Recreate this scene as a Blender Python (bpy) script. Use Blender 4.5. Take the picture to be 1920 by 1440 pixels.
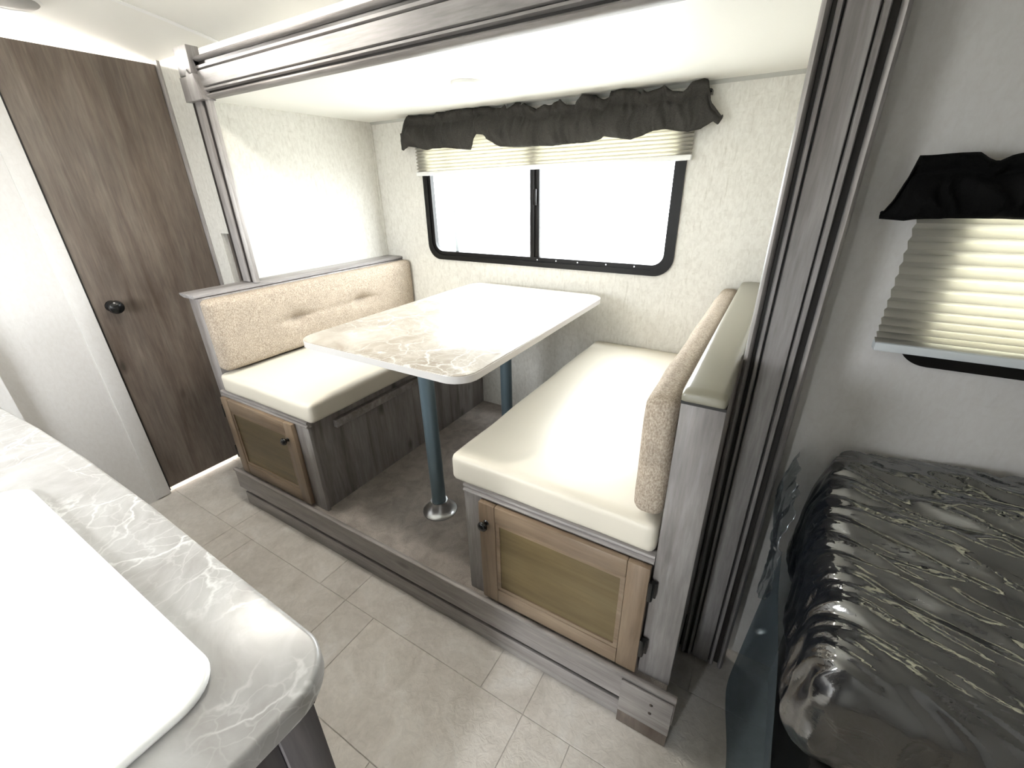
import bpy, bmesh, math, random
from mathutils import Vector, Matrix, noise
random.seed(7)
S = bpy.context.scene
for o in list(bpy.data.objects): bpy.data.objects.remove(o)
COL = S.collection

# ------------------------------------------------------------------ camera
R_ = Vector((0.85795389, 0.51339743, -0.01839021))
U_ = Vector((-0.19939054, 0.36577188, 0.90909535))
F_ = Vector((-0.47345384, 0.77629505, -0.41618199))
cam = bpy.data.cameras.new('camera'); cam.sensor_width = 36.0
cam.lens = 810.45 / 1920 * 36; cam.clip_start = 0.02; cam.clip_end = 200
co = bpy.data.objects.new('camera', cam); COL.objects.link(co)
M = Matrix((R_, U_, -F_)).transposed().to_4x4()
M.translation = Vector((1.05533, -1.31893, 1.50264)); co.matrix_world = M
S.camera = co

# ------------------------------------------------------------------ world, exposure
W = bpy.data.worlds.new('world'); S.world = W; W.use_nodes = True
bg = W.node_tree.nodes['Background']
bg.inputs[0].default_value = (0.93, 0.97, 1.0, 1); bg.inputs[1].default_value = 8.5
S.view_settings.view_transform = 'Standard'; S.view_settings.look = 'None'
S.view_settings.exposure = 1.85; S.view_settings.gamma = 1.0
S.view_settings.use_curve_mapping = False
LAMP = 76.0     # radiance of the lit ceiling lamps
PUCK = 20.0

def portal(name, loc, rot, sx, sy):
    l = bpy.data.lights.new(name, 'AREA'); l.shape = 'RECTANGLE'; l.size = sx; l.size_y = sy
    l.cycles.is_portal = True
    o = bpy.data.objects.new(name, l); COL.objects.link(o); o.location = loc; o.rotation_euler = rot
    return o
H = math.pi / 2
portal('daylight_portal', (-.07, .80, 1.36), (-H, 0, 0), 1.38, .5)
portal('daylight_portal', (1.64, -.05, 1.3), (-H, 0, 0), .64, .4)
portal('daylight_portal', (-.55, -2.07, 1.38), (H, 0, 0), .8, .48)
portal('daylight_portal', (.76, -2.07, .65), (H, 0, 0), .16, 1.3)

# ------------------------------------------------------------------ materials
def lin(c):
    return tuple(((v/255)/12.92 if v/255 <= .04045 else (((v/255)+.055)/1.055)**2.4) for v in c) + (1,)
class NT:
    def __init__(s, name):
        s.m = bpy.data.materials.new(name); s.m.use_nodes = True
        s.t = s.m.node_tree; s.b = s.t.nodes['Principled BSDF']; s.out = s.t.nodes['Material Output']
    def n(s, typ, **k):
        nd = s.t.nodes.new(typ)
        for a, v in k.items():
            if a.startswith('i_'): nd.inputs[a[2:].replace('_', ' ')].default_value = v
            elif a.startswith('n'): nd.inputs[int(a[1:])].default_value = v
            else: setattr(nd, a, v)
        return nd
    def l(s, a, b): s.t.links.new(a, b)
    def co(s, scale=(1, 1, 1)):
        tc = s.n('ShaderNodeTexCoord'); mp = s.n('ShaderNodeMapping'); mp.inputs['Scale'].default_value = scale
        s.l(tc.outputs['Object'], mp.inputs['Vector']); return mp.outputs[0]
    def noise(s, v, scale, detail=4, rough=.55, dist=0):
        nd = s.n('ShaderNodeTexNoise'); nd.inputs['Scale'].default_value = scale; nd.inputs['Detail'].default_value = detail
        nd.inputs['Roughness'].default_value = rough; nd.inputs['Distortion'].default_value = dist
        s.l(v, nd.inputs['Vector']); return nd.outputs['Fac']
    def ramp(s, f, stops):
        r = s.n('ShaderNodeValToRGB'); e = r.color_ramp.elements
        while len(e) < len(stops): e.new(.5)
        for i, (p, c) in enumerate(stops):
            e[i].position = p; e[i].color = c if len(c) == 4 else tuple(c) + (1,)
        s.l(f, r.inputs[0]); return r.outputs[0]
    def mix(s, f, a, b, mode='MIX'):
        m = s.n('ShaderNodeMix', data_type='RGBA', blend_type=mode)
        if isinstance(f, (int, float)): m.inputs[0].default_value = f
        else: s.l(f, m.inputs[0])
        for i, x in ((6, a), (7, b)):
            if isinstance(x, tuple): m.inputs[i].default_value = x if len(x) == 4 else x + (1,)
            else: s.l(x, m.inputs[i])
        return m.outputs[2]
    def bump(s, h, strength=.3, dist=.002):
        b = s.n('ShaderNodeBump'); b.inputs['Strength'].default_value = strength; b.inputs['Distance'].default_value = dist
        s.l(h, b.inputs['Height']); s.l(b.outputs[0], s.b.inputs['Normal'])
    def col(s, c):
        if isinstance(c, tuple): s.b.inputs['Base Color'].default_value = c if len(c) == 4 else c + (1,)
        else: s.l(c, s.b.inputs['Base Color'])
    def set(s, **k):
        for a, v in k.items(): s.b.inputs[a.replace('_', ' ')].default_value = v
        return s.m

def plain(name, c, rough=.5, metal=0, **k):
    t = NT(name); t.col(c); return t.set(Roughness=rough, Metallic=metal, **k)

def wood(name, dark, mid, light, axis='Z', rough=.42, grain=1.0, knots=True):
    t = NT(name)
    sc = {'X': (.09, 1, 1), 'Y': (1, .09, 1), 'Z': (1, 1, .09)}[axis]
    v = t.co(sc)
    big = t.noise(v, 16, 6, .6, .7); fine = t.noise(v, 120, 4, .6, .2)
    c = t.ramp(big, [(.30, dark), (.5, mid), (.72, light)])
    f = t.ramp(fine, [(.3, (.55, .55, .55)), (.7, (1.15, 1.15, 1.15))])
    c = t.mix(.55 * grain, c, f, 'MULTIPLY')
    blotch = t.noise(t.co({'X': (.5, 1, 1), 'Y': (1, .5, 1), 'Z': (1, 1, .5)}[axis]), 4.5, 3)
    c = t.mix(.5, c, t.ramp(blotch, [(.35, (.72, .72, .74)), (.65, (1.2, 1.2, 1.18))]), 'MULTIPLY')
    if knots:
        vo = t.n('ShaderNodeTexVoronoi', feature='F1'); vo.inputs['Scale'].default_value = 5.2
        t.l(t.co({'X': (.45, 1, 1), 'Y': (1, .45, 1), 'Z': (1, 1, .45)}[axis]), vo.inputs['Vector'])
        k = t.ramp(vo.outputs['Distance'], [(.03, (.3, .28, .26)), (.11, (1, 1, 1))])
        c = t.mix(.8, c, k, 'MULTIPLY')
    t.col(c); t.bump(fine, .12, .001)
    return t.set(Roughness=rough)

def wallboard(name, a, b, k=1.0):
    t = NT(name)
    n1 = t.noise(t.co((1, 1, .55)), 75, 5, .65, .6)
    n2 = t.noise(t.co((1.6, 1.6, .18)), 75, 3, .5, .3)
    n3 = t.noise(t.co((.3, .3, 1.4)), 70, 3, .5, .3)
    c = t.ramp(n1, [(.33, a), (.62, b)])
    s = t.ramp(n2, [(.60, (1, 1, 1)), (.72, (.84, .83, .81))])
    s2 = t.ramp(n3, [(.62, (1, 1, 1)), (.73, (.88, .87, .85))])
    c = t.mix(.8*k, c, s, 'MULTIPLY'); c = t.mix(.7*k, c, s2, 'MULTIPLY')
    t.col(c); t.bump(n1, .12, .001)
    return t.set(Roughness=.6)

def marble(name, a, b, vein, vs=1.0):
    t = NT(name)
    v = t.co((1, 1, 1))
    cl = t.noise(v, 7, 7, .62, 1.2)
    c = t.ramp(cl, [(.33, a), (.68, b)])
    # warp for veins
    wn = t.n('ShaderNodeTexNoise'); wn.inputs['Scale'].default_value = 6; wn.inputs['Detail'].default_value = 5
    t.l(v, wn.inputs['Vector'])
    ad = t.n('ShaderNodeMix', data_type='RGBA', blend_type='LINEAR_LIGHT'); ad.inputs[0].default_value = .12
    t.l(v, ad.inputs[6]); t.l(wn.outputs['Color'], ad.inputs[7])
    def veins(scale, w):
        vo = t.n('ShaderNodeTexVoronoi', feature='DISTANCE_TO_EDGE'); vo.inputs['Scale'].default_value = scale
        t.l(ad.outputs[2], vo.inputs['Vector'])
        return t.ramp(vo.outputs['Distance'], [(0, (1, 1, 1)), (w, (0, 0, 0))])
    mask = t.ramp(t.noise(v, 3.2, 3), [(.42, (0, 0, 0)), (.62, (1, 1, 1))])
    v1 = t.mix(1.0, veins(9*vs, .035), mask, 'MULTIPLY')
    v2 = t.mix(1.0, veins(22*vs, .05), mask, 'MULTIPLY')
    c = t.mix(v1, c, vein); 
    h = t.mix(1.0, v2, (.4, .4, .4), 'MULTIPLY')
    c = t.mix(h, c, vein)
    t.col(c)
    return t.set(Roughness=.28)

def fabric(name, a, b, scale=260, rough=.9):
    t = NT(name)
    n1 = t.noise(t.co((1, 1, .6)), scale, 3, .7); n2 = t.noise(t.co(), 24, 3)
    c = t.ramp(n1, [(.36, a), (.66, b)])
    c = t.mix(.35, c, t.ramp(n2, [(.35, (.8, .8, .8)), (.65, (1.15, 1.14, 1.12))]), 'MULTIPLY')
    t.col(c); t.bump(n1, .5, .0015)
    t.b.inputs['Specular IOR Level'].default_value = .15
    return t.set(Roughness=rough)

def emis(name, c, s):
    t = NT(name); t.col((.8, .8, .8)); t.b.inputs['Emission Color'].default_value = c + (1,)
    t.b.inputs['Emission Strength'].default_value = s; return t.set(Roughness=.4)

def glass(name, tint=(1, 1, 1), gloss=.06, rough=0.0):
    t = NT(name); t.t.nodes.remove(t.b)
    tr = t.n('ShaderNodeBsdfTransparent'); tr.inputs[0].default_value = tint + (1,)
    gl = t.n('ShaderNodeBsdfGlossy'); gl.inputs['Roughness'].default_value = rough
    mx = t.n('ShaderNodeMixShader'); mx.inputs[0].default_value = gloss
    t.l(tr.outputs[0], mx.inputs[1]); t.l(gl.outputs[0], mx.inputs[2]); t.l(mx.outputs[0], t.out.inputs[0])
    return t.m

def translucent(name, c, ct, f=.5):
    t = NT(name); t.t.nodes.remove(t.b)
    d = t.n('ShaderNodeBsdfDiffuse'); d.inputs[0].default_value = c + (1,)
    tr = t.n('ShaderNodeBsdfTranslucent'); tr.inputs[0].default_value = ct + (1,)
    mx = t.n('ShaderNodeMixShader'); mx.inputs[0].default_value = f
    t.l(d.outputs[0], mx.inputs[1]); t.l(tr.outputs[0], mx.inputs[2]); t.l(mx.outputs[0], t.out.inputs[0])
    return t.m

MT = {}
MT['wall'] = wallboard('wallboard', (.59, .57, .52), (.69, .675, .625))
MT['wallw'] = wallboard('plain_wallboard', (.64, .62, .60), (.68, .665, .65), .25)
MT['ceil'] = plain('ceiling_vinyl', (.80, .79, .74), .55)
MT['trimz'] = wood('trim_wood_upright', (.19, .172, .165), (.30, .282, .275), (.39, .37, .362), 'Z', .36)
MT['trimx'] = wood('trim_wood_level', (.165, .15, .142), (.25, .232, .224), (.33, .31, .30), 'X', .5)
MT['trimy'] = wood('trim_wood_cross', (.19, .172, .165), (.30, .282, .275), (.39, .37, .362), 'Y', .36)
MT['door'] = wood('door_wood', (.10, .073, .055), (.155, .122, .098), (.205, .172, .142), 'Z', .5)
MT['benchz'] = wood('bench_wood_upright', (.17, .15, .14), (.27, .25, .24), (.36, .34, .33), 'Z', .4)
MT['benchx'] = wood('bench_wood_level', (.19, .17, .155), (.30, .275, .26), (.40, .37, .355), 'X', .38)
MT['doortan'] = wood('cabinet_door_wood', (.17, .115, .07), (.25, .18, .12), (.31, .235, .165), 'X', .42, .6, False)
MT['doortanz'] = wood('cabinet_door_stile_wood', (.17, .115, .07), (.25, .18, .12), (.31, .235, .165), 'Z', .42, .6, False)
MT['panel'] = wood('cabinet_panel_wood', (.115, .082, .034), (.155, .112, .050), (.185, .142, .07), 'X', .45, .4, False)
MT['vinyl'] = plain('cream_vinyl', (.66, .615, .52), .42)
MT['tweed'] = fabric('tan_tweed', (.25, .20, .155), (.50, .43, .35))
MT['capvinyl'] = plain('olive_grey_vinyl', (.235, .22, .17), .3)
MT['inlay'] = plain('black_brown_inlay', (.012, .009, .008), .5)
MT['black'] = plain('black_plastic', (.008, .008, .008), .22)
MT['blackmet'] = plain('black_window_frame', (.006, .0055, .005), .4, Specular_IOR_Level=.2)
MT['steel'] = plain('blue_grey_powder_coat', (.17, .235, .275), .28, .5)
MT['alu'] = plain('spun_aluminium', (.62, .63, .65), .28, 1.0)
MT['white'] = plain('white_plastic', (.82, .82, .80), .35)
MT['sinkw'] = plain('white_sink_cover', (.90, .90, .88), .3)
MT['marble'] = marble('marble_laminate', (.33, .315, .30), (.47, .465, .455), (.68, .68, .66))
MT['marblet'] = marble('table_marble_laminate', (.27, .225, .175), (.46, .43, .38), (.60, .59, .56), .8)
MT['edge'] = plain('laminate_edge_band', (.58, .56, .54), .35)
MT['cabgrey'] = wood('counter_cabinet_wood', (.085, .078, .08), (.125, .115, .118), (.17, .155, .155), 'Z', .4, .7, False)
MT['valance'] = fabric('charcoal_valance_cloth', (.030, .029, .027), (.062, .058, .052), 420)
MT['valblack'] = fabric('black_valance_cloth', (.002, .002, .002), (.004, .004, .004), 420)
MT['shade'] = translucent('pleated_shade_cloth', (.62, .60, .54), (.26, .24, .18), .40)
MT['glass'] = glass('window_glass', (.96, .97, .97), .05)
MT['grout'] = plain('floor_joint', (.55, .52, .48), .7)
MT['lamp'] = emis('lamp_lens_lit', (1.0, .95, .86), LAMP)
MT['lamp2'] = emis('bathroom_lamp_lens_lit', (1.0, .96, .90), LAMP*5)
MT['puck'] = emis('puck_lens_lit', (1.0, .97, .88), PUCK)
MT['spk'] = plain('grey_speaker_mesh', (.34, .34, .32), .6)
MT['brass'] = plain('screw_head', (.10, .08, .07), .4, .8)
MT['rubber'] = plain('dark_rubber_seal', (.015, .014, .013), .6)
MT['ground'] = plain('pale_gravel', (.5, .49, .46), .9)
MT['covegrey'] = plain('grey_cove_vinyl', (.42, .42, .39), .5)
MT['extgrey'] = plain('pale_grey_metal', (.62, .66, .68), .5)

def corner_fill(bm, x0, x1, z0, z1, r, y0, y1):
    for cx, cz, kx, kz, a0 in ((x1, z1, -1, -1, 0), (x0, z1, 1, -1, 90), (x0, z0, 1, 1, 180), (x1, z0, -1, 1, 270)):
        ax, az = cx+kx*r, cz+kz*r
        pts = [(cx, cz)] + [(ax+r*math.cos(math.radians(a0+90*i/8)), az+r*math.sin(math.radians(a0+90*i/8))) for i in range(9)]
        prism(pts, y0, y1, 'Y', bm=bm)
    return bm
def mk_floor():
    t = NT('slate_vinyl')
    oi = t.n('ShaderNodeObjectInfo')
    tc = t.n('ShaderNodeTexCoord'); ad = t.n('ShaderNodeVectorMath', operation='ADD')
    t.l(tc.outputs['Object'], ad.inputs[0]); t.l(oi.outputs['Location'], ad.inputs[1])
    v = ad.outputs[0]
    n1 = t.noise(v, 7, 7, .62, .8); n2 = t.noise(v, 42, 5, .6, 1.0)
    c = t.ramp(n1, [(.3, (.53, .49, .445)), (.55, (.65, .61, .565)), (.75, (.73, .705, .675))])
    c = t.mix(.35, c, t.ramp(n2, [(.3, (.75, .75, .75)), (.7, (1.15, 1.15, 1.15))]), 'MULTIPLY')
    rr = t.ramp(oi.outputs['Random'], [(0, (.93, .93, .93)), (1, (1.06, 1.06, 1.05))])
    c = t.mix(1.0, c, rr, 'MULTIPLY')
    t.col(c); t.bump(n2, .8, .003)
    return t.set(Roughness=.38)
MT['floor'] = mk_floor()
def mk_carpet():
    t = NT('brown_grey_carpet')
    v = t.co(); n1 = t.noise(v, 420, 3, .7); n2 = t.noise(v, 16, 5, .65, .6)
    c = t.ramp(n1, [(.3, (.27, .235, .21)), (.7, (.62, .56, .515))])
    c = t.mix(.6, c, t.ramp(n2, [(.35, (.65, .64, .62)), (.65, (1.2, 1.2, 1.2))]), 'MULTIPLY')
    t.col(c); t.bump(n1, .9, .005)
    return t.set(Roughness=.95)
MT['carpet'] = mk_carpet()
def mk_wrap():
    t = NT('dark_plastic_wrap')
    n = t.noise(t.co((.35, 1, 1)), 30, 5, .6, .6)
    t.col((.006, .008, .012)); t.bump(n, .3, .004); t.set(Roughness=.3)
    gl = t.n('ShaderNodeBsdfGlossy'); gl.inputs['Roughness'].default_value = .07; gl.inputs[0].default_value = (.85, .85, .82, 1)
    b = [x for x in t.t.nodes if x.type == 'BUMP'][0]; t.l(b.outputs[0], gl.inputs['Normal'])
    mx = t.n('ShaderNodeMixShader'); mx.inputs[0].default_value = .23
    t.l(t.b.outputs[0], mx.inputs[1]); t.l(gl.outputs[0], mx.inputs[2]); t.l(mx.outputs[0], t.out.inputs[0])
    return t.m
MT['wrap'] = mk_wrap()
def mk_clear(tint, body, f, g):
    t = NT('clear_blue_plastic'); t.t.nodes.remove(t.b)
    tr = t.n('ShaderNodeBsdfTransparent'); tr.inputs[0].default_value = tint + (1,)
    df = t.n('ShaderNodeBsdfDiffuse'); df.inputs[0].default_value = body + (1,)
    gl = t.n('ShaderNodeBsdfGlossy'); gl.inputs['Roughness'].default_value = .12; gl.inputs[0].default_value = (.8, .85, .9, 1)
    m1 = t.n('ShaderNodeMixShader'); m1.inputs[0].default_value = f
    m2 = t.n('ShaderNodeMixShader'); m2.inputs[0].default_value = g
    t.l(tr.outputs[0], m1.inputs[1]); t.l(df.outputs[0], m1.inputs[2])
    t.l(m1.outputs[0], m2.inputs[1]); t.l(gl.outputs[0], m2.inputs[2]); t.l(m2.outputs[0], t.out.inputs[0])
    return t.m
MT['clear'] = mk_clear((.80, .86, .90), (.22, .27, .31), .24, .06)
MT['clearer'] = mk_clear((.90, .92, .93), (.12, .14, .16), .05, .20)

# ------------------------------------------------------------------ mesh helpers
def add_box(bm, x0, x1, y0, y1, z0, z1, bev=0, seg=2):
    r = bmesh.ops.create_cube(bm, size=1)
    vs = r['verts']
    for v in vs:
        v.co = Vector(((x0+x1)/2 + v.co.x*(x1-x0), (y0+y1)/2 + v.co.y*(y1-y0), (z0+z1)/2 + v.co.z*(z1-z0)))
    if bev:
        es = list({e for v in vs for e in v.link_edges})
        bmesh.ops.bevel(bm, geom=es, offset=bev, segments=seg, affect='EDGES', profile=.5, clamp_overlap=True)
    return bm
def box(*a, **k): return add_box(bmesh.new(), *a, **k)
def rrect(x0, x1, y0, y1, r, n=8):
    out = []
    for cx, cy, a0 in ((x1-r, y1-r, 0), (x0+r, y1-r, 90), (x0+r, y0+r, 180), (x1-r, y0+r, 270)):
        for i in range(n+1):
            a = math.radians(a0 + 90*i/n); out.append((cx + r*math.cos(a), cy + r*math.sin(a)))
    return out
AX = {'Z': lambda u, v, w: (u, v, w), 'Y': lambda u, v, w: (u, w, v), 'X': lambda u, v, w: (w, u, v)}
def prism(pts, w0, w1, axis='Z', bev=0, seg=2, bm=None):
    """closed outline (u,v) pushed from w0 to w1 along axis"""
    bm = bm or bmesh.new(); f = AX[axis]
    a = [bm.verts.new(f(u, v, w0)) for u, v in pts]; b = [bm.verts.new(f(u, v, w1)) for u, v in pts]
    n = len(pts)
    fa = bm.faces.new(a); fb = bm.faces.new(b[::-1])
    for i in range(n): bm.faces.new((a[i], b[i], b[(i+1) % n], a[(i+1) % n]))
    bmesh.ops.recalc_face_normals(bm, faces=bm.faces)
    if bev:
        es = list({e for F in (fa, fb) for e in F.edges})
        bmesh.ops.bevel(bm, geom=es, offset=bev, segments=seg, affect='EDGES', profile=.5, clamp_overlap=True)
    return bm
def ring(po, pi, w0, w1, axis='Y', bm=None):
    bm = bm or bmesh.new(); f = AX[axis]; n = len(po)
    L = [[bm.verts.new(f(u, v, w)) for u, v in p] for p, w in ((po, w0), (po, w1), (pi, w1), (pi, w0))]
    for k in range(4):
        A, B = L[k], L[(k+1) % 4]
        for i in range(n): bm.faces.new((A[i], A[(i+1) % n], B[(i+1) % n], B[i]))
    bmesh.ops.recalc_face_normals(bm, faces=bm.faces); return bm
def lathe(prof, c=(0, 0, 0), axis='Z', n=32, bm=None):
    """profile (radius, along) turned about axis through c"""
    bm = bm or bmesh.new(); rings = []
    for r, h in prof:
        if r < 1e-6:
            p = {'Z': (0, 0, h), 'Y': (0, h, 0), 'X': (h, 0, 0)}[axis]
            rings.append([bm.verts.new(Vector(c)+Vector(p))]); continue
        rr = []
        for i in range(n):
            a = 2*math.pi*i/n; u, v = r*math.cos(a), r*math.sin(a)
            p = {'Z': (u, v, h), 'Y': (u, h, v), 'X': (h, u, v)}[axis]
            rr.append(bm.verts.new(Vector(c)+Vector(p)))
        rings.append(rr)
    for A, B in zip(rings, rings[1:]):
        if len(A) == 1 and len(B) == 1: continue
        for i in range(n):
            j = (i+1) % n
            if len(A) == 1: bm.faces.new((A[0], B[i], B[j]))
            elif len(B) == 1: bm.faces.new((A[i], A[j], B[0]))
            else: bm.faces.new((A[i], A[j], B[j], B[i]))
    for A in (rings[0], rings[-1]):
        if len(A) > 1: bm.faces.new(A)
    bmesh.ops.recalc_face_normals(bm, faces=bm.faces); return bm
def rbox(x0, x1, y0, y1, z0, z1, r, nx, ny, nz, fn=None):
    """subdivided box with rounded edges, then fn(p, local -1..1) moves each vertex"""
    bm = bmesh.new(); N = (nx, ny, nz); vid = {}
    c = Vector(((x0+x1)/2, (y0+y1)/2, (z0+z1)/2)); h = Vector(((x1-x0)/2, (y1-y0)/2, (z1-z0)/2))
    def V(i, j, k):
        if (i, j, k) in vid: return vid[i, j, k]
        q = Vector((2*i/nx-1, 2*j/ny-1, 2*k/nz-1)); p = Vector([q[a]*h[a] for a in range(3)])
        inn = Vector([max(-(h[a]-r), min(h[a]-r, p[a])) for a in range(3)])
        d = p-inn
        if d.length > 1e-9:
            d = d.normalized()*r if sum(abs(x) > 1e-9 for x in d) > 1 else d
        p = inn+d
        w = c+p
        if fn: w = fn(w, q)
        vid[i, j, k] = bm.verts.new(w); return vid[i, j, k]
    for a in range(3):
        b, e = [x for x in range(3) if x != a]
        for s in (0, N[a]):
            for i in range(N[b]):
                for j in range(N[e]):
                    def ix(u, v):
                        t = [0, 0, 0]; t[a] = s; t[b] = u; t[e] = v; return V(*t)
                    bm.faces.new((ix(i, j), ix(i+1, j), ix(i+1, j+1), ix(i, j+1)))
    bmesh.ops.recalc_face_normals(bm, faces=bm.faces); return bm
def mesh(name, bm, smooth):
    me = bpy.data.meshes.new(name); bm.to_mesh(me); bm.free()
    if smooth:
        me.polygons.foreach_set('use_smooth', [True]*len(me.polygons))
        if smooth != 'all': me.set_sharp_from_angle(angle=math.radians(38))
    return me
def obj(name, bm, mat, parent=None, smooth=True, loc=None):
    me = bm if isinstance(bm, bpy.types.Mesh) else mesh(name, bm, smooth)
    if mat: 
        me.materials.clear(); me.materials.append(MT[mat])
    o = bpy.data.objects.new(name, me); COL.objects.link(o)
    if loc: o.location = loc
    if parent:
        o.parent = parent
        o.matrix_parent_inverse = Matrix.Translation(-parent.location) if parent.type == 'EMPTY' else Matrix.Identity(4)
    return o
def tag(o, label, cat, group=None):
    o['label'] = label; o['category'] = cat
    if group: o['group'] = group
    return o
def thing(name, label, cat, loc, group=None):
    o = bpy.data.objects.new(name, None); COL.objects.link(o); o.location = loc; o.empty_display_size = .1
    return tag(o, label, cat, group)
def struct(name, bm, mat, label=None, smooth=True):
    o = obj(name, bm, mat, None, smooth); o['kind'] = 'structure'
    if label: o['label'] = label
    return o

# ------------------------------------------------------------------ key levels
YW, YT, YB = -.08, -.19, .78          # room wall, front of slide-out trim, back wall of the slide-out
ZS, ZF = 1.855, .207                  # slide-out ceiling and floor
XL, XR = -1.155, 1.10                 # slide-out side walls
XD = -1.56                            # cross wall with the door
X2, Y2 = 2.35, -2.05                  # far ends of the main room
def zc(y): return 2.05 + .09*(1-((y+1.05)/.97)**2)

# ------------------------------------------------------------------ floor, ceiling, walls
fl = struct('floor', box(-2.7, X2+.1, Y2-.1, YW+.05, -.06, -.003), 'grout', 'grey-beige slate-look vinyl floor')
tiles = {}
def tile(x0, x1, y0, y1):
    w, d = round(x1-x0, 3), round(y1-y0, 3)
    if (w, d) not in tiles:
        tiles[w, d] = mesh('floor_tile', box(-w/2+.0007, w/2-.0007, -d/2+.0007, d/2-.0007, -.008, 0, bev=.0012, seg=1), False)
        tiles[w, d].materials.append(MT['floor'])
    o = bpy.data.objects.new('floor_tile', tiles[w, d]); COL.objects.link(o); o.parent = fl
    o.location = ((x0+x1)/2, (y0+y1)/2, 0)
row = [(-.63, .49), (-.96, .65), (-1.29, .33), (-1.62, .60), (-1.95, .20), (-.30, .10)]
for y0, off in row:
    y1 = min(y0+.33, YW+.02); x = off - .82*5
    while x < X2:
        for w in (.16, .66):
            a, b = max(x, -2.66), min(x+w, X2+.05)
            if b - a > .02: tile(a, b, y0, y1)
            x += w
# arched ceiling, one thick shell
bm = bmesh.new(); N = 24
pr = [(Y2-.05 + (YW+.06-Y2+.05)*i/N) for i in range(N+1)]
outline = [(y, zc(y)) for y in pr] + [(YW+.06, 2.26), (Y2-.05, 2.26)]
ce = struct('ceiling', prism(outline, -2.7, X2+.1, 'X'), 'ceil', 'cream vinyl ceiling')
sm = prism([(y, zc(y)-.0015) for y in pr] + [(y, zc(y)+.004) for y in pr[::-1]], -1.06, -1.035, 'X')
so = obj('ceiling_seam', sm, 'white', ce)
T = .05
struct('wall_left', prism([(Y2, 0), (-.715, 0), (-.715, 2.04), (-.655, 2.04), (-.655, 2.2), (Y2, 2.2)], XD-T, XD, 'X'), 'wallw', 'plain off-white wall left of the wooden door', False)
struct('trim_1', prism([(-.722, .005), (-.655, .005), (-.655, 2.06), (-.722, 2.06)], XD-.035, XD+.006, 'X', .003), 'wallw', 'off-white casing strip along the wooden door')
struct('trim_2', box(XD-.035, XD+.012, -.092, YW+.002, .01, 2.07, bev=.002), 'benchz', 'brown door jamb beside slide-out wall')
# notched strip of wall between the door and the slide-out
struct('wall_slide_front_left', prism([(XD, 0), (-1.435, 0), (-1.435, 1.31), (XL-.041, 1.31), (XL-.041, 2.2), (XD, 2.2)], YW, YW+.03, 'Y'), 'wall', 'narrow pale wall strip between door and slide-out', False)
struct('wall_slide_gap', box(-1.47, -1.16, YW+.035, YW+.06, 0, 1.4), 'door', 'brown board showing in the wall notch', False)
struct('wall_slide_front_top', box(XL-.04, XR+.04, YW+.001, YW+.05, ZS+.041, 2.2), 'ceil', 'wall above the slide-out opening', False)
# right wall with its window hole
WX0, WX1, WZ0, WZ1 = 1.335, 1.96, 1.135, 1.52
bm = bmesh.new()
for b in ((XR+.041, X2, 0, WZ0), (XR+.041, X2, WZ1, 2.2), (XR+.041, WX0, WZ0, WZ1), (WX1, X2, WZ0, WZ1)):
    add_box(bm, b[0], b[1], YW, YW+.05, b[2], b[3])
corner_fill(bm, WX0, WX1, WZ0, WZ1, .05, YW, YW+.05)
struct('wall_right', bm, 'wallw', 'grey-white wall with the shaded window behind the mattress', False)
struct('wall_end', box(X2, X2+T, Y2, YW+.05, 0, 2.2), 'wallw', None, False)
# kitchen wall behind the camera: window over the counter and entry doorway
bm = bmesh.new()
for b in ((-2.7, -.95, 0, 2.2), (-.95, -.15, 0, 1.14), (-.95, -.15, 1.62, 2.2), (-.15, .68, 0, 2.2), (.68, .84, 1.3, 2.2), (.84, X2, 0, 2.2)):
    add_box(bm, b[0], b[1], Y2-.05, Y2, b[2], b[3])
struct('wall_kitchen', bm, 'wallw', None, False)
struct('wall_light_block', box(.86, .90, Y2, -1.50, 0, 2.2), 'wallw', 'added unseen partition blocking light from the entry doorway', False)  # added out of view; keeps doorway light off bed and right wall
# room beyond the door
bm = bmesh.new(); add_box(bm, -2.7, -2.65, Y2, YW+.05, 0, 2.2); add_box(bm, -2.7, XD-.001, YW+.031, YW+.06, 0, 2.2)
struct('wall_beyond_door', bm, 'wallw', None, False)
# slide-out shell
struct('wall_slide_left', box(XL-.04, XL, -.149, YB+.04, ZF-.05, ZS), 'wall', 'pale textured left wall of the dinette slide-out', False)
struct('wall_slide_right', box(XR, XR+.04, -.149, YB+.04, ZF-.05, ZS), 'wall', None, False)
VX0, VX1, VZ0, VZ1 = -.775, .632, 1.122, 1.79
bm = bmesh.new()
for b in ((XL, XR, ZF-.05, VZ0), (XL, XR, VZ1, ZS), (XL, VX0, VZ0, VZ1), (VX1, XR, VZ0, VZ1)):
    add_box(bm, b[0], b[1], YB, YB+.04, b[2], b[3])
corner_fill(bm, VX0, VX1, VZ0, VZ1, .075, YB, YB+.04)
struct('wall_slide_back', bm, 'wall', 'pale textured back wall of the dinette slide-out', False)
struct('ceiling_slide', box(XL-.04, XR+.04, -.149, YB+.04, ZS, ZS+.04), 'ceil', 'cream ceiling of the dinette slide-out', False)
struct('floor_slide', prism([(-1.112, -.472), (1.024, -.472), (1.024, -.149), (XR, -.149), (XR, YB), (XL, YB), (XL, -.149), (-1.112, -.149)], ZF-.05, ZF, 'Z'), 'carpet', 'brown-grey carpet on the raised dinette floor', False)
struct('wall_slide_base', box(XL-.04, XR+.06, -.148, -.10, 0, ZF-.052), 'rubber', 'dark skirt closing the gap under the slide-out', False)
struct('wall_slide_seal', box(1.030, XR-.001, -.1545, -.1495, 0, 1.84), 'rubber', 'dark rubber seal behind the right pillar', False)
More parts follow.
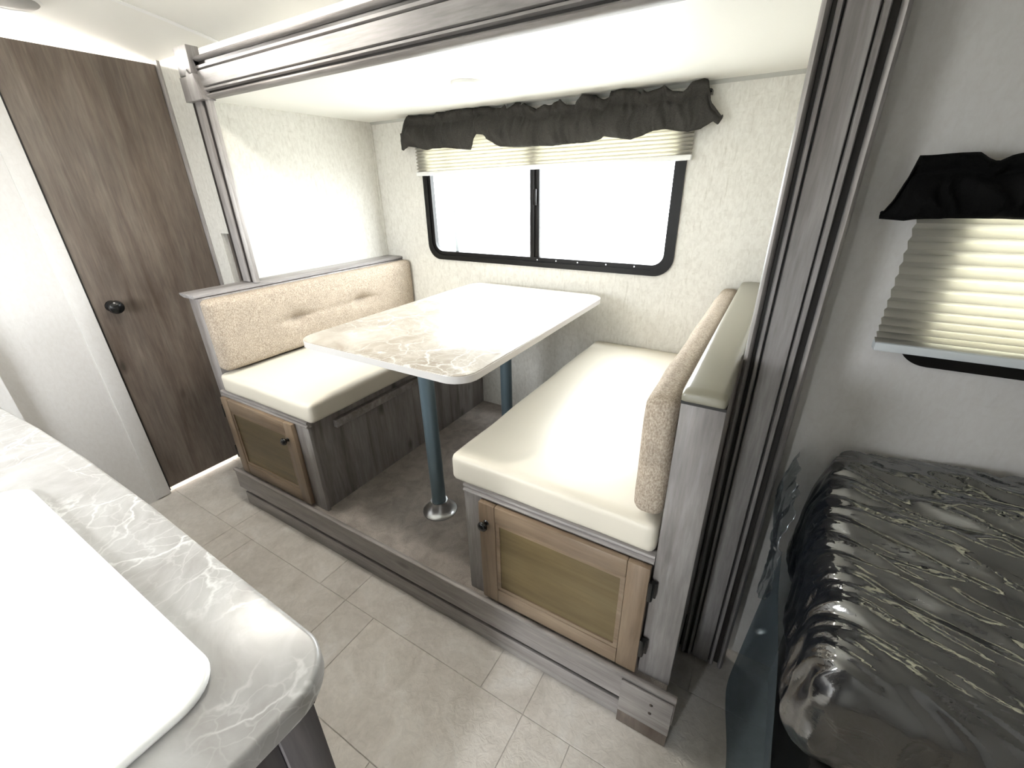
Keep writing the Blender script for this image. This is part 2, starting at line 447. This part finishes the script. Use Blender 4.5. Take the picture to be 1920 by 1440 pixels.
struct('trim_3', prism([(YB, ZS), (YB-.012, ZS), (YB-.010, ZS-.003), (YB-.003, ZS-.009), (YB, ZS-.013)], XL, XR, 'X'), 'covegrey', 'thin grey cove strip along the slide-out ceiling')
struct('trim_4', box(XL+.0005, XL+.005, YB-.016, YB-.0005, ZF, ZS-.022, bev=.0015), 'wall', 'pale corner strip in the slide-out')

# ------------------------------------------------------------------ slide-out trim (fluted boards)
def flute(width, depth):
    P = [(0, 0), (0, -.010), (.03, -.003), (.06, 0), (.09, -.003), (.12, -.012), (.125, -.036), (.18, -.036), (.185, -.010), (.20, -.004), (.245, -.004), (.26, -.010),
         (.262, -.026), (.286, -.026), (.288, -.008), (.30, -.005), (.655, -.005), (.667, -.008), (.669, -.026), (.692, -.026), (.694, -.010), (.71, -.004), (.77, -.004), (.787, -.010),
         (.79, -.036), (.885, -.036), (.889, -.012), (.915, -.003), (.945, 0), (.97, -.003), (1, -.010), (1, 0)]
    pts = [(u*width, depth+v) for u, v in P[1:-1]]
    return [(0, 0)] + pts + [(width, 0)]
YK = -.156                            # back of the trim boards
D = YK-YT
def flz(x0, w, z0, z1): return prism([(x0+u, YK-v) for u, v in flute(w, D)], z0, z1, 'Z')
def flx(z0, w, x0, x1): return prism([(YK-v, z0+u) for u, v in flute(w, D)], x0, x1, 'X')
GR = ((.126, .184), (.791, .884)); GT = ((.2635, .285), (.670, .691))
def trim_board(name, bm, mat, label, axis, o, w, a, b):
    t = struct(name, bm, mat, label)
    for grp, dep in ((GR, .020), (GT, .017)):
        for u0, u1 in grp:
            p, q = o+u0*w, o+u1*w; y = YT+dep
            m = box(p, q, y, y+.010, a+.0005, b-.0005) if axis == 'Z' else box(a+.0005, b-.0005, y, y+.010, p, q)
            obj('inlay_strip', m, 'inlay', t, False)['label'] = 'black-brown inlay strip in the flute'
tp = struct('trim_5', box(-1.160, -1.030, -.181, -.166, 1.112, 1.842, bev=.001), 'trimz', 'fluted grey-brown wooden post left of the dinette')
obj('raised_panel', box(-1.132, -1.078, -.189, -.1812, 1.1125, 1.8415, bev=.002), 'trimz', tp)
obj('edge_bead', prism([(-1.052, -.1812), (-1.052, -.187), (-1.048, -.1905), (-1.041, -.192), (-1.034, -.1905), (-1.0305, -.187), (-1.0305, -.1812)], 1.1125, 1.8415, 'Z'), 'trimz', tp)
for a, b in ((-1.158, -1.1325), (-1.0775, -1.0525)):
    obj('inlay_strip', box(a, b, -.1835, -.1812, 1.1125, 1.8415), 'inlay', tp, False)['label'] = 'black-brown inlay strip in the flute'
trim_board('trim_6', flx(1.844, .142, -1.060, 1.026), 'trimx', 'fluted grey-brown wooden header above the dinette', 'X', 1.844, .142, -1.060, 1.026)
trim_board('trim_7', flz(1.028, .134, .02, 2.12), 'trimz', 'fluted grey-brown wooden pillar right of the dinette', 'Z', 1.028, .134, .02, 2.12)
# corner block: two pieces with a crooked joint
cb = struct('trim_8', prism([(-1.158, 1.925), (-1.108, 1.925), (-1.096, 1.945), (-1.078, 1.93), (-1.068, 1.93), (-1.060, 2.02), (-1.158, 2.02)], YT-.014, YK, 'Y', .003), 'trimz', 'wooden corner block joining post and header')
obj('block_foot', prism([(-1.160, 1.922), (-1.108, 1.922), (-1.096, 1.942), (-1.078, 1.927), (-1.056, 1.927), (-1.026, 1.838), (-1.160, 1.838)], YT-.018, YK, 'Y', .003), 'trimz', cb)

# ------------------------------------------------------------------ door at the left
d = struct('door_1', box(XD-.030, XD-.004, -.648, -.094, .034, 2.036, bev=.002), 'door', 'dark brown wooden interior door with a round black knob')
k = lathe([(0, .070), (.016, .069), (.027, .062), (.031, .050), (.027, .038), (.014, .030), (.011, .012), (.024, .008), (.026, 0), (0, 0)], (XD-.004, -.582, 1.03), 'X')
obj('door_handle', k, 'black', d)['label'] = 'round glossy black door knob'
obj('edge_seal', box(XD-.03, XD-.002, -.654, -.649, .018, 2.036), 'rubber', d, False)

# ------------------------------------------------------------------ windows
def window(name, x0, x1, z0, z1, y, r, bars, label, lip=.012):
    po = rrect(x0-.014, x1+.014, z0-.014, z1+.014, r, 10); pm = rrect(x0+.012, x1-.012, z0+.012, z1-.012, r-.012, 10)
    pi = rrect(x0+.034, x1-.034, z0+.034, z1-.034, max(.02, r-.034), 10)
    bm = ring(po, pm, y-lip, y+.030, 'Y'); ring(pm, pi, y-.002, y+.028, 'Y', bm)
    w = struct(name, bm, 'blackmet', label)
    xs = [x0+.03] + [b for b in bars] + [x1-.03]
    for i, b in enumerate(bars):
        obj('mullion', box(b-.013, b+.013, y-.001 + .006*i, y+.022 + .004*i, z0+.02, z1-.02, bev=.002), 'blackmet', w)
    segs = [(x0+.03, bars[0]), (bars[0], x1-.03)] if bars else [(x0+.03, x1-.03)]
    for i, (a, b) in enumerate(segs):
        obj('pane', prism(rrect(a, b, z0+.028, z1-.028, .012 if bars else r-.03, 4), y+.012+.006*i, y+.015+.006*i, 'Y'), 'glass', w)
    return w
w1 = window('window_1', VX0, VX1, VZ0, VZ1, YB, .085, [-.083, -.058], 'black-framed sliding window above the dinette table')
obj('latch', box(-.072, -.054, YB-.014, YB, 1.412, 1.488, bev=.003), 'blackmet', w1)
for i, x in enumerate((-.05, .06, .18, .33, .47)):
    obj('screw', lathe([(0, -.003), (.0035, -.0025), (.004, 0), (0, 0)], (x, YB-.002, VZ0+.022), 'Y', 10), 'alu', w1)
obj('sash_rail', box(-.612, -.588, YB+.022, YB+.030, VZ0+.03, VZ1-.03, bev=.002), 'extgrey', w1)['label'] = 'pale grey upright rail inside the left pane'
window('window_2', WX0, WX1, WZ0, WZ1, YW, .06, [], 'black-framed window behind the pleated shade over the mattress')

def pleats(zs, z1, x0, x1, y, amp, tilt=0):
    """zigzag cloth from z list, tilt lifts the right end"""
    bm = bmesh.new(); rows = []
    for i, z in enumerate(zs):
        yy = y + (amp if i % 2 else -amp)
        rw = []
        for j in range(13):
            t = j/12; f = (z1-z)/(z1-zs[0])
            rw.append(bm.verts.new((x0+(x1-x0)*t, yy, z+tilt*t*f)))
        rows.append(rw)
    for a, b in zip(rows, rows[1:]):
        for j in range(12): bm.faces.new((a[j], a[j+1], b[j+1], b[j]))
    return bm
n = 26
zs = [1.583 + (1.80-1.583)*i/n for i in range(n+1)]
sh = thing('pleated_shade', 'raised cream pleated shade at the dinette window', 'window shade', (-.07, .755, 1.57))
obj('shade_cloth', pleats(zs, 1.80, -.806, .664, .755, .011, .022), 'shade', sh, False)
bm = box(-.808, .666, .741, .769, 1.564, 1.584, bev=.003)
for v in bm.verts: v.co.z += .022*(v.co.x+.808)/1.474
obj('bottom_rail', bm, 'white', sh)
obj('head_rail', box(-.808, .666, .74, .778, 1.80, 1.825, bev=.003), 'white', sh)
zs = [1.170]; st = .006
while zs[-1] < 1.53: zs.append(zs[-1]+st); st = min(.0125, st*1.06)
sh = thing('pleated_shade', 'lowered cream pleated shade glowing below the black valance', 'window shade', (1.62, -.1, 1.15))
obj('shade_cloth', pleats(zs, zs[-1], 1.276, 2.02, -.104, .011), 'shade', sh, False)
obj('bottom_rail', box(1.276, 2.02, -.12, -.088, 1.152, 1.171, bev=.003), 'extgrey', sh)

# ------------------------------------------------------------------ valances
def interp(L, x):
    if x <= L[0][0]: return L[0][1]
    for a, b in zip(L, L[1:]):
        if x <= b[0]:
            t = (x-a[0])/max(1e-6, b[0]-a[0]); return a[1]+(b[1]-a[1])*t
    return L[-1][1]
def valance(VT, VB, y, nx, nz, amp, seed):
    x0 = min(VT[0][0], VB[0][0]); x1 = max(VT[-1][0], VB[-1][0]); bm = bmesh.new(); g = []
    for i in range(nx+1):
        x = x0+(x1-x0)*i/nx; zt = interp(VT, x); zb = interp(VB, x)
        if zt-zb < .012: zt = zb+.012
        c = []
        for j in range(nz+1):
            t = j/nz; z = zb+(zt-zb)*t
            ga = math.exp(-((t-.72)/.16)**2)               # gathered on the rod here
            def rg(f, p, k): return 1-2.6*abs(noise.noise(Vector((x*f+seed+p*t, t*.9, k))))
            w = noise.noise(Vector((x*7+seed, t*1.3, 0)))*.9 - .55*rg(11, .8, 2) - .34*rg(27, .5, 4) - (.10+.22*ga)*rg(60, 0, 9)
            bulge = .030*math.sin(math.pi*min(1, t/.72))**.8 if t < .72 else .014*math.sin(math.pi*(t-.72)/.28)
            yy = y + amp*w*(1-.55*ga)*(1-.75*abs(2*i/nx-1)**10) - bulge*(1-abs(2*i/nx-1)**14)
            xx = x + .012*noise.noise(Vector((x*20, z*24, seed)))*(1-abs(2*i/nx-1)**8)
            c.append(bm.verts.new((xx, yy, z)))
        g.append(c)
    for i in range(nx):
        for j in range(nz): bm.faces.new((g[i][j], g[i+1][j], g[i+1][j+1], g[i][j+1]))
    return bm
VT = [(-.868, 1.778), (-.82, 1.853), (-.793, 1.855), (-.656, 1.847), (-.625, 1.835), (-.612, 1.853), (-.583, 1.853), (-.477, 1.853), (-.382, 1.853), (-.289, 1.852), (-.274, 1.846), (-.225, 1.842), (-.192, 1.85), (-.178, 1.831), (-.131, 1.852), (-.103, 1.85), (-.098, 1.839), (-.083, 1.846), (-.028, 1.818), (.021, 1.831), (.034, 1.827), (.06, 1.839), (.088, 1.848), (.12, 1.822), (.158, 1.82), (.203, 1.851), (.259, 1.845), (.293, 1.825), (.311, 1.833), (.316, 1.852), (.347, 1.853), (.421, 1.847), (.447, 1.832), (.469, 1.841), (.483, 1.829), (.537, 1.848), (.576, 1.824), (.612, 1.819), (.641, 1.848), (.681, 1.853), (.699, 1.849), (.717, 1.776), (.748, 1.743), (.764, 1.726)]
VB = [(-.881, 1.699), (-.87, 1.693), (-.823, 1.711), (-.766, 1.703), (-.692, 1.687), (-.58, 1.693), (-.419, 1.675), (-.392, 1.672), (-.373, 1.704), (-.358, 1.74), (-.317, 1.735), (-.286, 1.706), (-.24, 1.68), (-.084, 1.668), (-.01, 1.67), (.056, 1.667), (.094, 1.667), (.126, 1.671), (.238, 1.671), (.294, 1.68), (.303, 1.69), (.375, 1.675), (.428, 1.67), (.511, 1.696), (.56, 1.698), (.617, 1.687), (.648, 1.683), (.696, 1.691), (.734, 1.713), (.752, 1.699), (.765, 1.721)]
def valance_thing(VT, VB, y, nx, mat, label, seed, rod_z, wall):
    v = thing('valance', label, 'valance', ((VT[0][0]+VT[-1][0])/2, y, rod_z))
    c = obj('cloth', valance(VT, VB, y, nx, 22, .027, seed), mat, v, 'all')
    m = c.modifiers.new('thick', 'SOLIDIFY'); m.thickness = .003
    xa, xb = VT[0][0]+.05, VT[-1][0]-.05
    bm = lathe([(.006, xa), (.006, xb)], (0, y+.004, rod_z), 'X', 12)
    obj('rod', bm, 'black', v)
    for x in (xa+.01, xb-.01): obj('bracket', box(x-.006, x+.006, y+.002, wall-.001, rod_z-.008, rod_z+.008, bev=.001), 'black', v)
valance_thing(VT, VB, .725, 330, 'valance', 'ruffled charcoal valance gathered above the dinette window', 2.0, 1.815, YB)
WT = [(1.238, 1.500), (1.240, 1.541), (1.272, 1.541), (1.301, 1.543), (1.326, 1.543), (1.35, 1.527), (1.366, 1.537), (1.40, 1.545), (1.47, 1.538), (1.55, 1.546), (1.62, 1.53), (1.75, 1.545), (1.9, 1.538), (2.06, 1.541)]
WB = [(1.212, 1.4285), (1.249, 1.426), (1.265, 1.429), (1.319, 1.432), (1.372, 1.432), (1.421, 1.431), (1.6, 1.428), (1.8, 1.432), (2.06, 1.429)]
WT = [(1.212, 1.432), (1.237, 1.495)] + WT[1:]
valance_thing(WT, WB, -.125, 200, 'valblack', 'black valance above the shade beside the right pillar', 5.0, 1.515, YW)

# ------------------------------------------------------------------ ceiling lamps
def disc_lamp(name, label, x, y, z, r, lens, drop=.016):
    t = thing(name, label, 'ceiling light', (x, y, z))
    obj('rim', lathe([(r*.80, 0), (r, 0), (r, -.004), (r*.95, -.010), (r*.84, -.012), (r*.80, -.008)], (x, y, z), 'Z', 48), 'white', t)
    P = [(0, -1), (.45, -.93), (.72, -.72), (.82, -.42), (.82, -.02), (0, -.02)]
    obj('lens', lathe([(r*a, drop*h) for a, h in P], (x, y, z), 'Z', 48), lens, t)
    return t
disc_lamp('puck_light', 'round flush puck light in the slide-out ceiling', -.066, .242, ZS, .060, 'puck')
disc_lamp('dome_light', 'lit ceiling lamp above the left bench at the picture edge', -.45, -.50, zc(-.50)+.001, .085, 'lamp', .016)
disc_lamp('dome_light', 'lit ceiling lamp in the room beyond the brown door', -1.95, -.75, zc(-.75)+.002, .08, 'lamp2', .05)
disc_lamp('ceiling_fixture', 'unlit round grey fixture with white rim on the ceiling over the door', -1.40, -.575, zc(-.575)+.004, .115, 'spk')

# ------------------------------------------------------------------ step board under the dinette
sp = thing('step_board', 'long grey-brown wooden step board under the dinette', 'step', (-.03, -.48, 0))
prof = [(-.475, .104), (-.490, .104), (-.490, .200), (-.4935, .205), (-.4955, .211), (-.4945, .217), (-.490, .2205), (-.484, .2205), (-.475, .214)]
obj('face_board', prism(prof, -1.125, 1.055, 'X'), 'benchx', sp)
obj('toe_board', box(-1.10, 1.04, -.484, -.474, .002, .076, bev=.002), 'benchx', sp)
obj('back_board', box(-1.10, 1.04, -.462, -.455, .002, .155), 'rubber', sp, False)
e = obj('end_block', box(.905, 1.052, -.498, -.4905, .055, .196, bev=.002), 'benchx', sp)
for z in (.118, .156): obj('screw', lathe([(0, -.0025), (.004, -.002), (.005, 0), (0, 0)], (.995, -.498, z), 'Y', 12), 'brass', e)
obj('end_foot', box(.905, 1.05, -.4975, -.4845, .002, .0545, bev=.001), 'door', sp)

# ------------------------------------------------------------------ benches
def cab_door(parent, x0, x1, z0, z1, y, knob, hinge_x):
    w = .058
    dr = obj('door', box(x0+w-.006, x1-w+.006, y+.008, y+.018, z0+w-.006, z1-w+.006), 'panel', parent, False)
    for a, b in ((x0, x0+w), (x1-w, x1)): obj('stile', box(a, b, y, y+.020, z0, z1, bev=.003), 'doortanz', dr)
    for a, b in ((z0, z0+w), (z1-w, z1)): obj('rail', box(x0+w+.0005, x1-w-.0005, y+.0005, y+.020, a, b, bev=.003), 'doortan', dr)
    po = rrect(x0+w+.001, x1-w-.001, z0+w+.001, z1-w-.001, .0015, 1); pi = rrect(x0+w+.014, x1-w-.014, z0+w+.014, z1-w-.014, .0015, 1)
    obj('bead', ring(po, pi, y+.0035, y+.009, 'Y'), 'doortan', dr, False)
    obj('knob', lathe([(0, -.030), (.010, -.029), (.0155, -.024), (.0165, -.019), (.013, -.013), (.0065, -.009), (.0065, -.003), (.010, 0), (0, 0)], (knob[0], y, knob[1]), 'Y', 24), 'black', dr)['label'] = 'round black cabinet knob'
    for z in (z0+.11, z1-.075):
        h = lathe([(0, -.034), (.0075, -.032), (.0085, -.024), (.0085, .024), (.0075, .032), (0, .034)], (hinge_x, y+.006, z), 'Z', 14)
        add_box(h, hinge_x-.004, hinge_x+.014, y+.010, y+.0215, z-.026, z+.026, bev=.002)
        obj('hinge', h, 'black', dr)
def rail_x(x0, x1, z1, y):
    """top rail with two beads"""
    pr = [(y+.02, z1-.030), (y, z1-.030), (y-.004, z1-.027), (y-.005, z1-.022), (y-.002, z1-.0185), (y+.004, z1-.0165), (y+.0, z1-.013), (y-.003, z1-.008), (y-.002, z1-.002), (y+.004, z1), (y+.02, z1)]
    return prism(pr, x0, x1, 'X')
# right bench
b = thing('dinette_bench', 'right dinette bench with tan cabinet door and padded vinyl cap', 'bench', (.65, .15, ZF), 'dinette benches')
obj('cabinet_body', box(.352, .938, -.440, YB-.002, ZF+.001, .640), 'benchz', b, False)
obj('stile', box(.344, .414, -.458, -.4405, ZF+.001, .629, bev=.002), 'benchz', b)
obj('top_rail', rail_x(.344, .938, .660, -.458), 'benchx', b)
cab_door(b, .411, .935, .224, .628, -.478, (.438, .556), .941)
obj('end_panel', box(.939, 1.026, -.455, YB-.002, ZF+.001, 1.088, bev=.002), 'benchz', b)
cp = rbox(.936, 1.0265, -.462, YB-.002, 1.089, 1.115, .010, 14, 40, 5, lambda w, q: w + Vector((0, 0, .004*(1-q.x**2) if q.z > 0 else 0)))
obj('padded_cap', cp, 'capvinyl', b, 'all')['label'] = 'olive-grey vinyl padded cap'
obj('cap_board', box(.939, 1.0255, -.4615, YB-.002, 1.0885, 1.0945), 'rubber', b, False)
# left bench
b = thing('dinette_bench', 'left dinette bench with thin wooden cap beside the brown door', 'bench', (-.75, .15, ZF), 'dinette benches')
obj('cabinet_body', box(-1.03, -.447, -.440, YB-.002, ZF+.001, .640), 'benchz', b, False)
obj('stile', box(-.520, -.434, -.458, -.4405, ZF+.001, .629, bev=.002), 'benchz', b)
obj('top_rail', rail_x(-1.068, -.434, .660, -.458), 'benchx', b)
cab_door(b, -1.054, -.517, .224, .634, -.478, (-.565, .552), -1.060)
obj('end_panel', box(-1.115, -1.031, -.446, YB-.002, ZF+.001, 1.090, bev=.002), 'benchz', b)
obj('side_cleat', box(-.4465, -.424, -.335, YB-.01, .575, .612, bev=.002), 'benchx', b)
obj('wood_cap', prism([(-1.152, 1.108), (-1.150, 1.1), (-1.118, 1.091), (-1.036, 1.091), (-1.030, 1.095), (-1.030, 1.105), (-1.034, 1.108)], -.462, YB-.002, 'Y', .002), 'trimy', b)['label'] = 'thin grey-brown wooden cap'

# ------------------------------------------------------------------ cushions
def seat_fn(sg):
    def f(w, q):
        w = w.copy(); k = (1-q.x**4)*(1-q.y**4)
        if q.z > 0: w.z += .010*k + .003*noise.noise(w*5)
        w.x += .004*noise.noise(w*6+Vector((3, 0, 0))); w.y += .003*noise.noise(w*7)*(1 if q.y < .5 else 0)
        if q.z < 0: w.z = max(w.z, .6605)
        return w
    return f
def cushion(name, label, bm, mat, cat='cushion'):
    return tag(obj(name, bm, mat, None, 'all'), label, cat)
cushion('seat_cushion', 'cream vinyl seat cushion on the right bench', rbox(.302, .934, -.464, YB-.006, .661, .755, .020, 40, 70, 12, seat_fn(1)), 'vinyl')
cushion('seat_cushion', 'cream vinyl seat cushion on the left bench by the door', rbox(-1.026, -.386, -.464, YB-.006, .661, .752, .020, 40, 70, 12, seat_fn(-1)), 'vinyl')
def back_l(w, q):
    w = w.copy()
    if q.x > 0:
        k = (1-q.y**6)*(1-q.z**4); w.x += .014*k
        for y, z in ((-.068, .926), (.335, .928)):
            dd = ((w.y-y)/.055)**2+((w.z-z)/.035)**2; w.x -= .026*math.exp(-dd)+.010*math.exp(-((w.y-y)/.075)**2-((w.z-z-.004*math.sin(w.y*20))/.010)**2)
        cz = .927 + .004*math.sin(w.y*9)
        w.x -= .005*math.exp(-((w.z-cz)/.016)**2)*(1 if -.13 < w.y < .42 else math.exp(-((w.y-(-.13 if w.y < 0 else .42))/.05)**2))
    w.x += .003*noise.noise(w*8)
    return w
cushion('back_cushion', 'tufted tan tweed back cushion on the left bench', rbox(-1.029, -.955, -.455, YB-.006, .768, 1.089, .024, 10, 130, 50, back_l), 'tweed')
def back_r(w, q):
    w = w.copy()
    if q.x < 0: w.x -= .012*(1-q.y**6)*(1-q.z**4)
    w.x += .003*noise.noise(w*8)
    return w
cushion('back_cushion', 'tan tweed back cushion on the right bench', rbox(.866, .937, -.461, YB-.006, .772, 1.086, .026, 10, 90, 40, back_r), 'tweed')

# ------------------------------------------------------------------ table
t = thing('dinette_table', 'cream marble-look dinette table on two steel pedestal legs', 'table', (-.03, .13, ZF))
ol = rrect(-.412, .357, -.438, .712, .075, 10)
obj('table_top', prism(ol, .9805, 1.008, 'Z', .004, 2), 'marblet', t)
ro = rrect(-.4135, .3585, -.4395, .7135, .0765, 10); ri = rrect(-.400, .345, -.426, .70, .064, 10)
obj('edge_band', ring(ro, ri, .9825, 1.005, 'Z'), 'edge', t)
for x, y in ((-.012, -.20), (-.040, .42)):
    l = obj('table_leg', lathe([(0, ZF+.01), (.030, ZF+.01), (.030, .962), (0, .962)], (x, y, 0), 'Z', 32), 'steel', t)
    obj('floor_flange', lathe([(0, ZF), (.074, ZF), (.074, ZF+.005), (.066, ZF+.008), (.050, ZF+.022), (.040, ZF+.045), (.037, ZF+.056), (.031, ZF+.056), (.031, ZF+.02), (0, ZF+.02)], (x, y, 0), 'Z', 40), 'alu', l)
    obj('top_flange', lathe([(.031, .94), (.04, .94), (.048, .962), (.075, .974), (.075, .980), (0, .980)], (x, y, 0), 'Z', 32), 'alu', l)

# ------------------------------------------------------------------ kitchen counter at the near left
c = thing('base_cabinet', 'dark grey-brown kitchen cabinet under the marble counter', 'cabinet', (-.1, -1.55, 0))
obj('end_panel', box(.585, .600, -2.04, -1.205, .09, .878, bev=.001), 'cabgrey', c)
obj('corner_stile', box(.584, .608, -1.2045, -1.150, .09, .878, bev=.003), 'cabgrey', c)
obj('body', box(-.90, .584, -2.04, -1.165, .09, .878), 'cabgrey', c, False)
obj('toe_kick', box(-.90, .57, -2.04, -1.22, .0, .0895), 'rubber', c, False)
for i, x in enumerate((-.88, -.395, .09)):
    dd = obj('door', box(x, x+.475, -1.1645, -1.145, .11, .86, bev=.003), 'cabgrey', c)
    obj('knob', lathe([(0, .028), (.012, .026), (.015, .02), (.007, .01), (.007, 0), (0, 0)], (x+.44, -1.145, .74), 'Y', 20), 'black', dd)
ol = [(-.95, -2.045)]
r = .075; cx, cy = .648-r, -1.112-r
def arc(cx, cy, r, a0, a1, n): return [(cx+r*math.cos(math.radians(a0+(a1-a0)*i/n)), cy+r*math.sin(math.radians(a0+(a1-a0)*i/n))) for i in range(n+1)]
ol += [(.618, -2.045), (.640, -1.5)] + arc(cx, cy, r, 0, 90, 12) + [(.35, -1.108), (.05, -1.100), (-.3, -1.099), (-.62, -1.107), (-.95, -1.125)]
wt = tag(obj('worktop', prism(ol, .882, .92, 'Z', .007, 3), 'marble'), 'grey-white marble-look counter with rounded corner at the left', 'countertop')
sc = tag(obj('sink_cover', prism(rrect(-.268, .547, -1.72, -1.211, .058, 10), .921, .933, 'Z', .006, 3), 'sinkw'), 'white board covering the sink in the marble counter', 'sink cover')

# corner of the pantry left of the counter
struct('wall_pantry', box(XD+.001, -1.50, Y2, -1.02, 0, 2.2), 'wallw', 'pale side of the pantry left of the counter', False)

# ------------------------------------------------------------------ wrapped mattress at the right
bd = thing('platform_bed', 'dark platform bed under the plastic-wrapped mattress', 'bed', (1.8, -.38, 0))
obj('box_frame', box(1.30, X2-.02, -.64, -.11, .0, .47, bev=.01), 'rubber', bd)
def wrapfn(w, q):
    w = w.copy()
    top = max(0, q.z)
    # billows climb towards the wall
    u = (w.y+.67)/.57
    if q.z > .2: w.z += (.165*max(0, u-.12)**1.15 + .02*noise.noise(Vector((w.x*4, w.y*5, 1))))*top
    a = (w.x*.95 - w.y*.32); bcoord = (w.x*.32 + w.y*.95)
    amp = .5+.8*noise.noise(Vector((w.x*3, w.y*3, 7)))
    rd = 1-abs(noise.noise(Vector((a*4.5, bcoord*26, w.z*5))))*2
    rd2 = 1-abs(noise.noise(Vector((a*9, bcoord*55, w.z*9+3))))*2
    dsp = .021*amp*rd + .007*rd2
    n = Vector((q.x**5, q.y**5, q.z**5)); n = n.normalized() if n.length > 0 else Vector((0, 0, 1))
    w += n*dsp
    if q.x < 0: w.x -= .02*noise.noise(Vector((w.y*7, w.z*3, 2)))
    w.x = min(w.x, X2-.005); w.y = min(w.y, YW-.008); w.z = max(w.z, .475)
    return w
mt = tag(obj('mattress', rbox(1.245, X2-.03, -.67, -.10, .510, .775, .07, 190, 120, 30, wrapfn), 'wrap', None, 'all'), 'mattress wrapped in dark glossy crinkled plastic', 'mattress')
def sheet(name, fn, nu, nv, mat, label, th=.0012):
    bm = bmesh.new(); g = [[bm.verts.new(fn(i/nu, j/nv)) for j in range(nv+1)] for i in range(nu+1)]
    for i in range(nu):
        for j in range(nv): bm.faces.new((g[i][j], g[i+1][j], g[i+1][j+1], g[i][j+1]))
    o = tag(obj(name, bm, mat, None, 'all'), label, 'plastic sheet')
    m = o.modifiers.new('thick', 'SOLIDIFY'); m.thickness = th
    return o
def drape(u, v):
    y = -.78+.66*u; z = .52*(1-v)+.004
    x = 1.228 - .030*v - .010*math.sin(u*9+.6)*(.25+v) - .010*noise.noise(Vector((y*4, z*1.5, 3)))*(.3+v)
    return Vector((x, y, z))
sheet('plastic_drape', drape, 60, 50, 'clear', 'bluish clear plastic hanging from the mattress to the floor')
def crinkle(u, v):
    y = -.135-.20*u-.06*v*u; z = .865-.05*u-.36*v*(.62+.38*math.sin(u*3.0+.3))
    f = .035*noise.noise(Vector((u*3.2, v*2.6, 1))) + .020*abs(noise.noise(Vector((u*8, v*7, 5))))
    x = 1.200 - .022*math.sin(math.pi*min(1, v*1.1)) + f*.7
    return Vector((min(1.221, max(x, 1.168)), y + .012*noise.noise(Vector((u*9, v*8, 11))), z))
sheet('plastic_corner', crinkle, 60, 60, 'clearer', 'crumpled clear plastic bunched at the mattress corner by the pillar')

# ------------------------------------------------------------------ outdoors
struct('ground', box(-30, 30, -30, 40, -.95, -.9), 'ground', None, False)
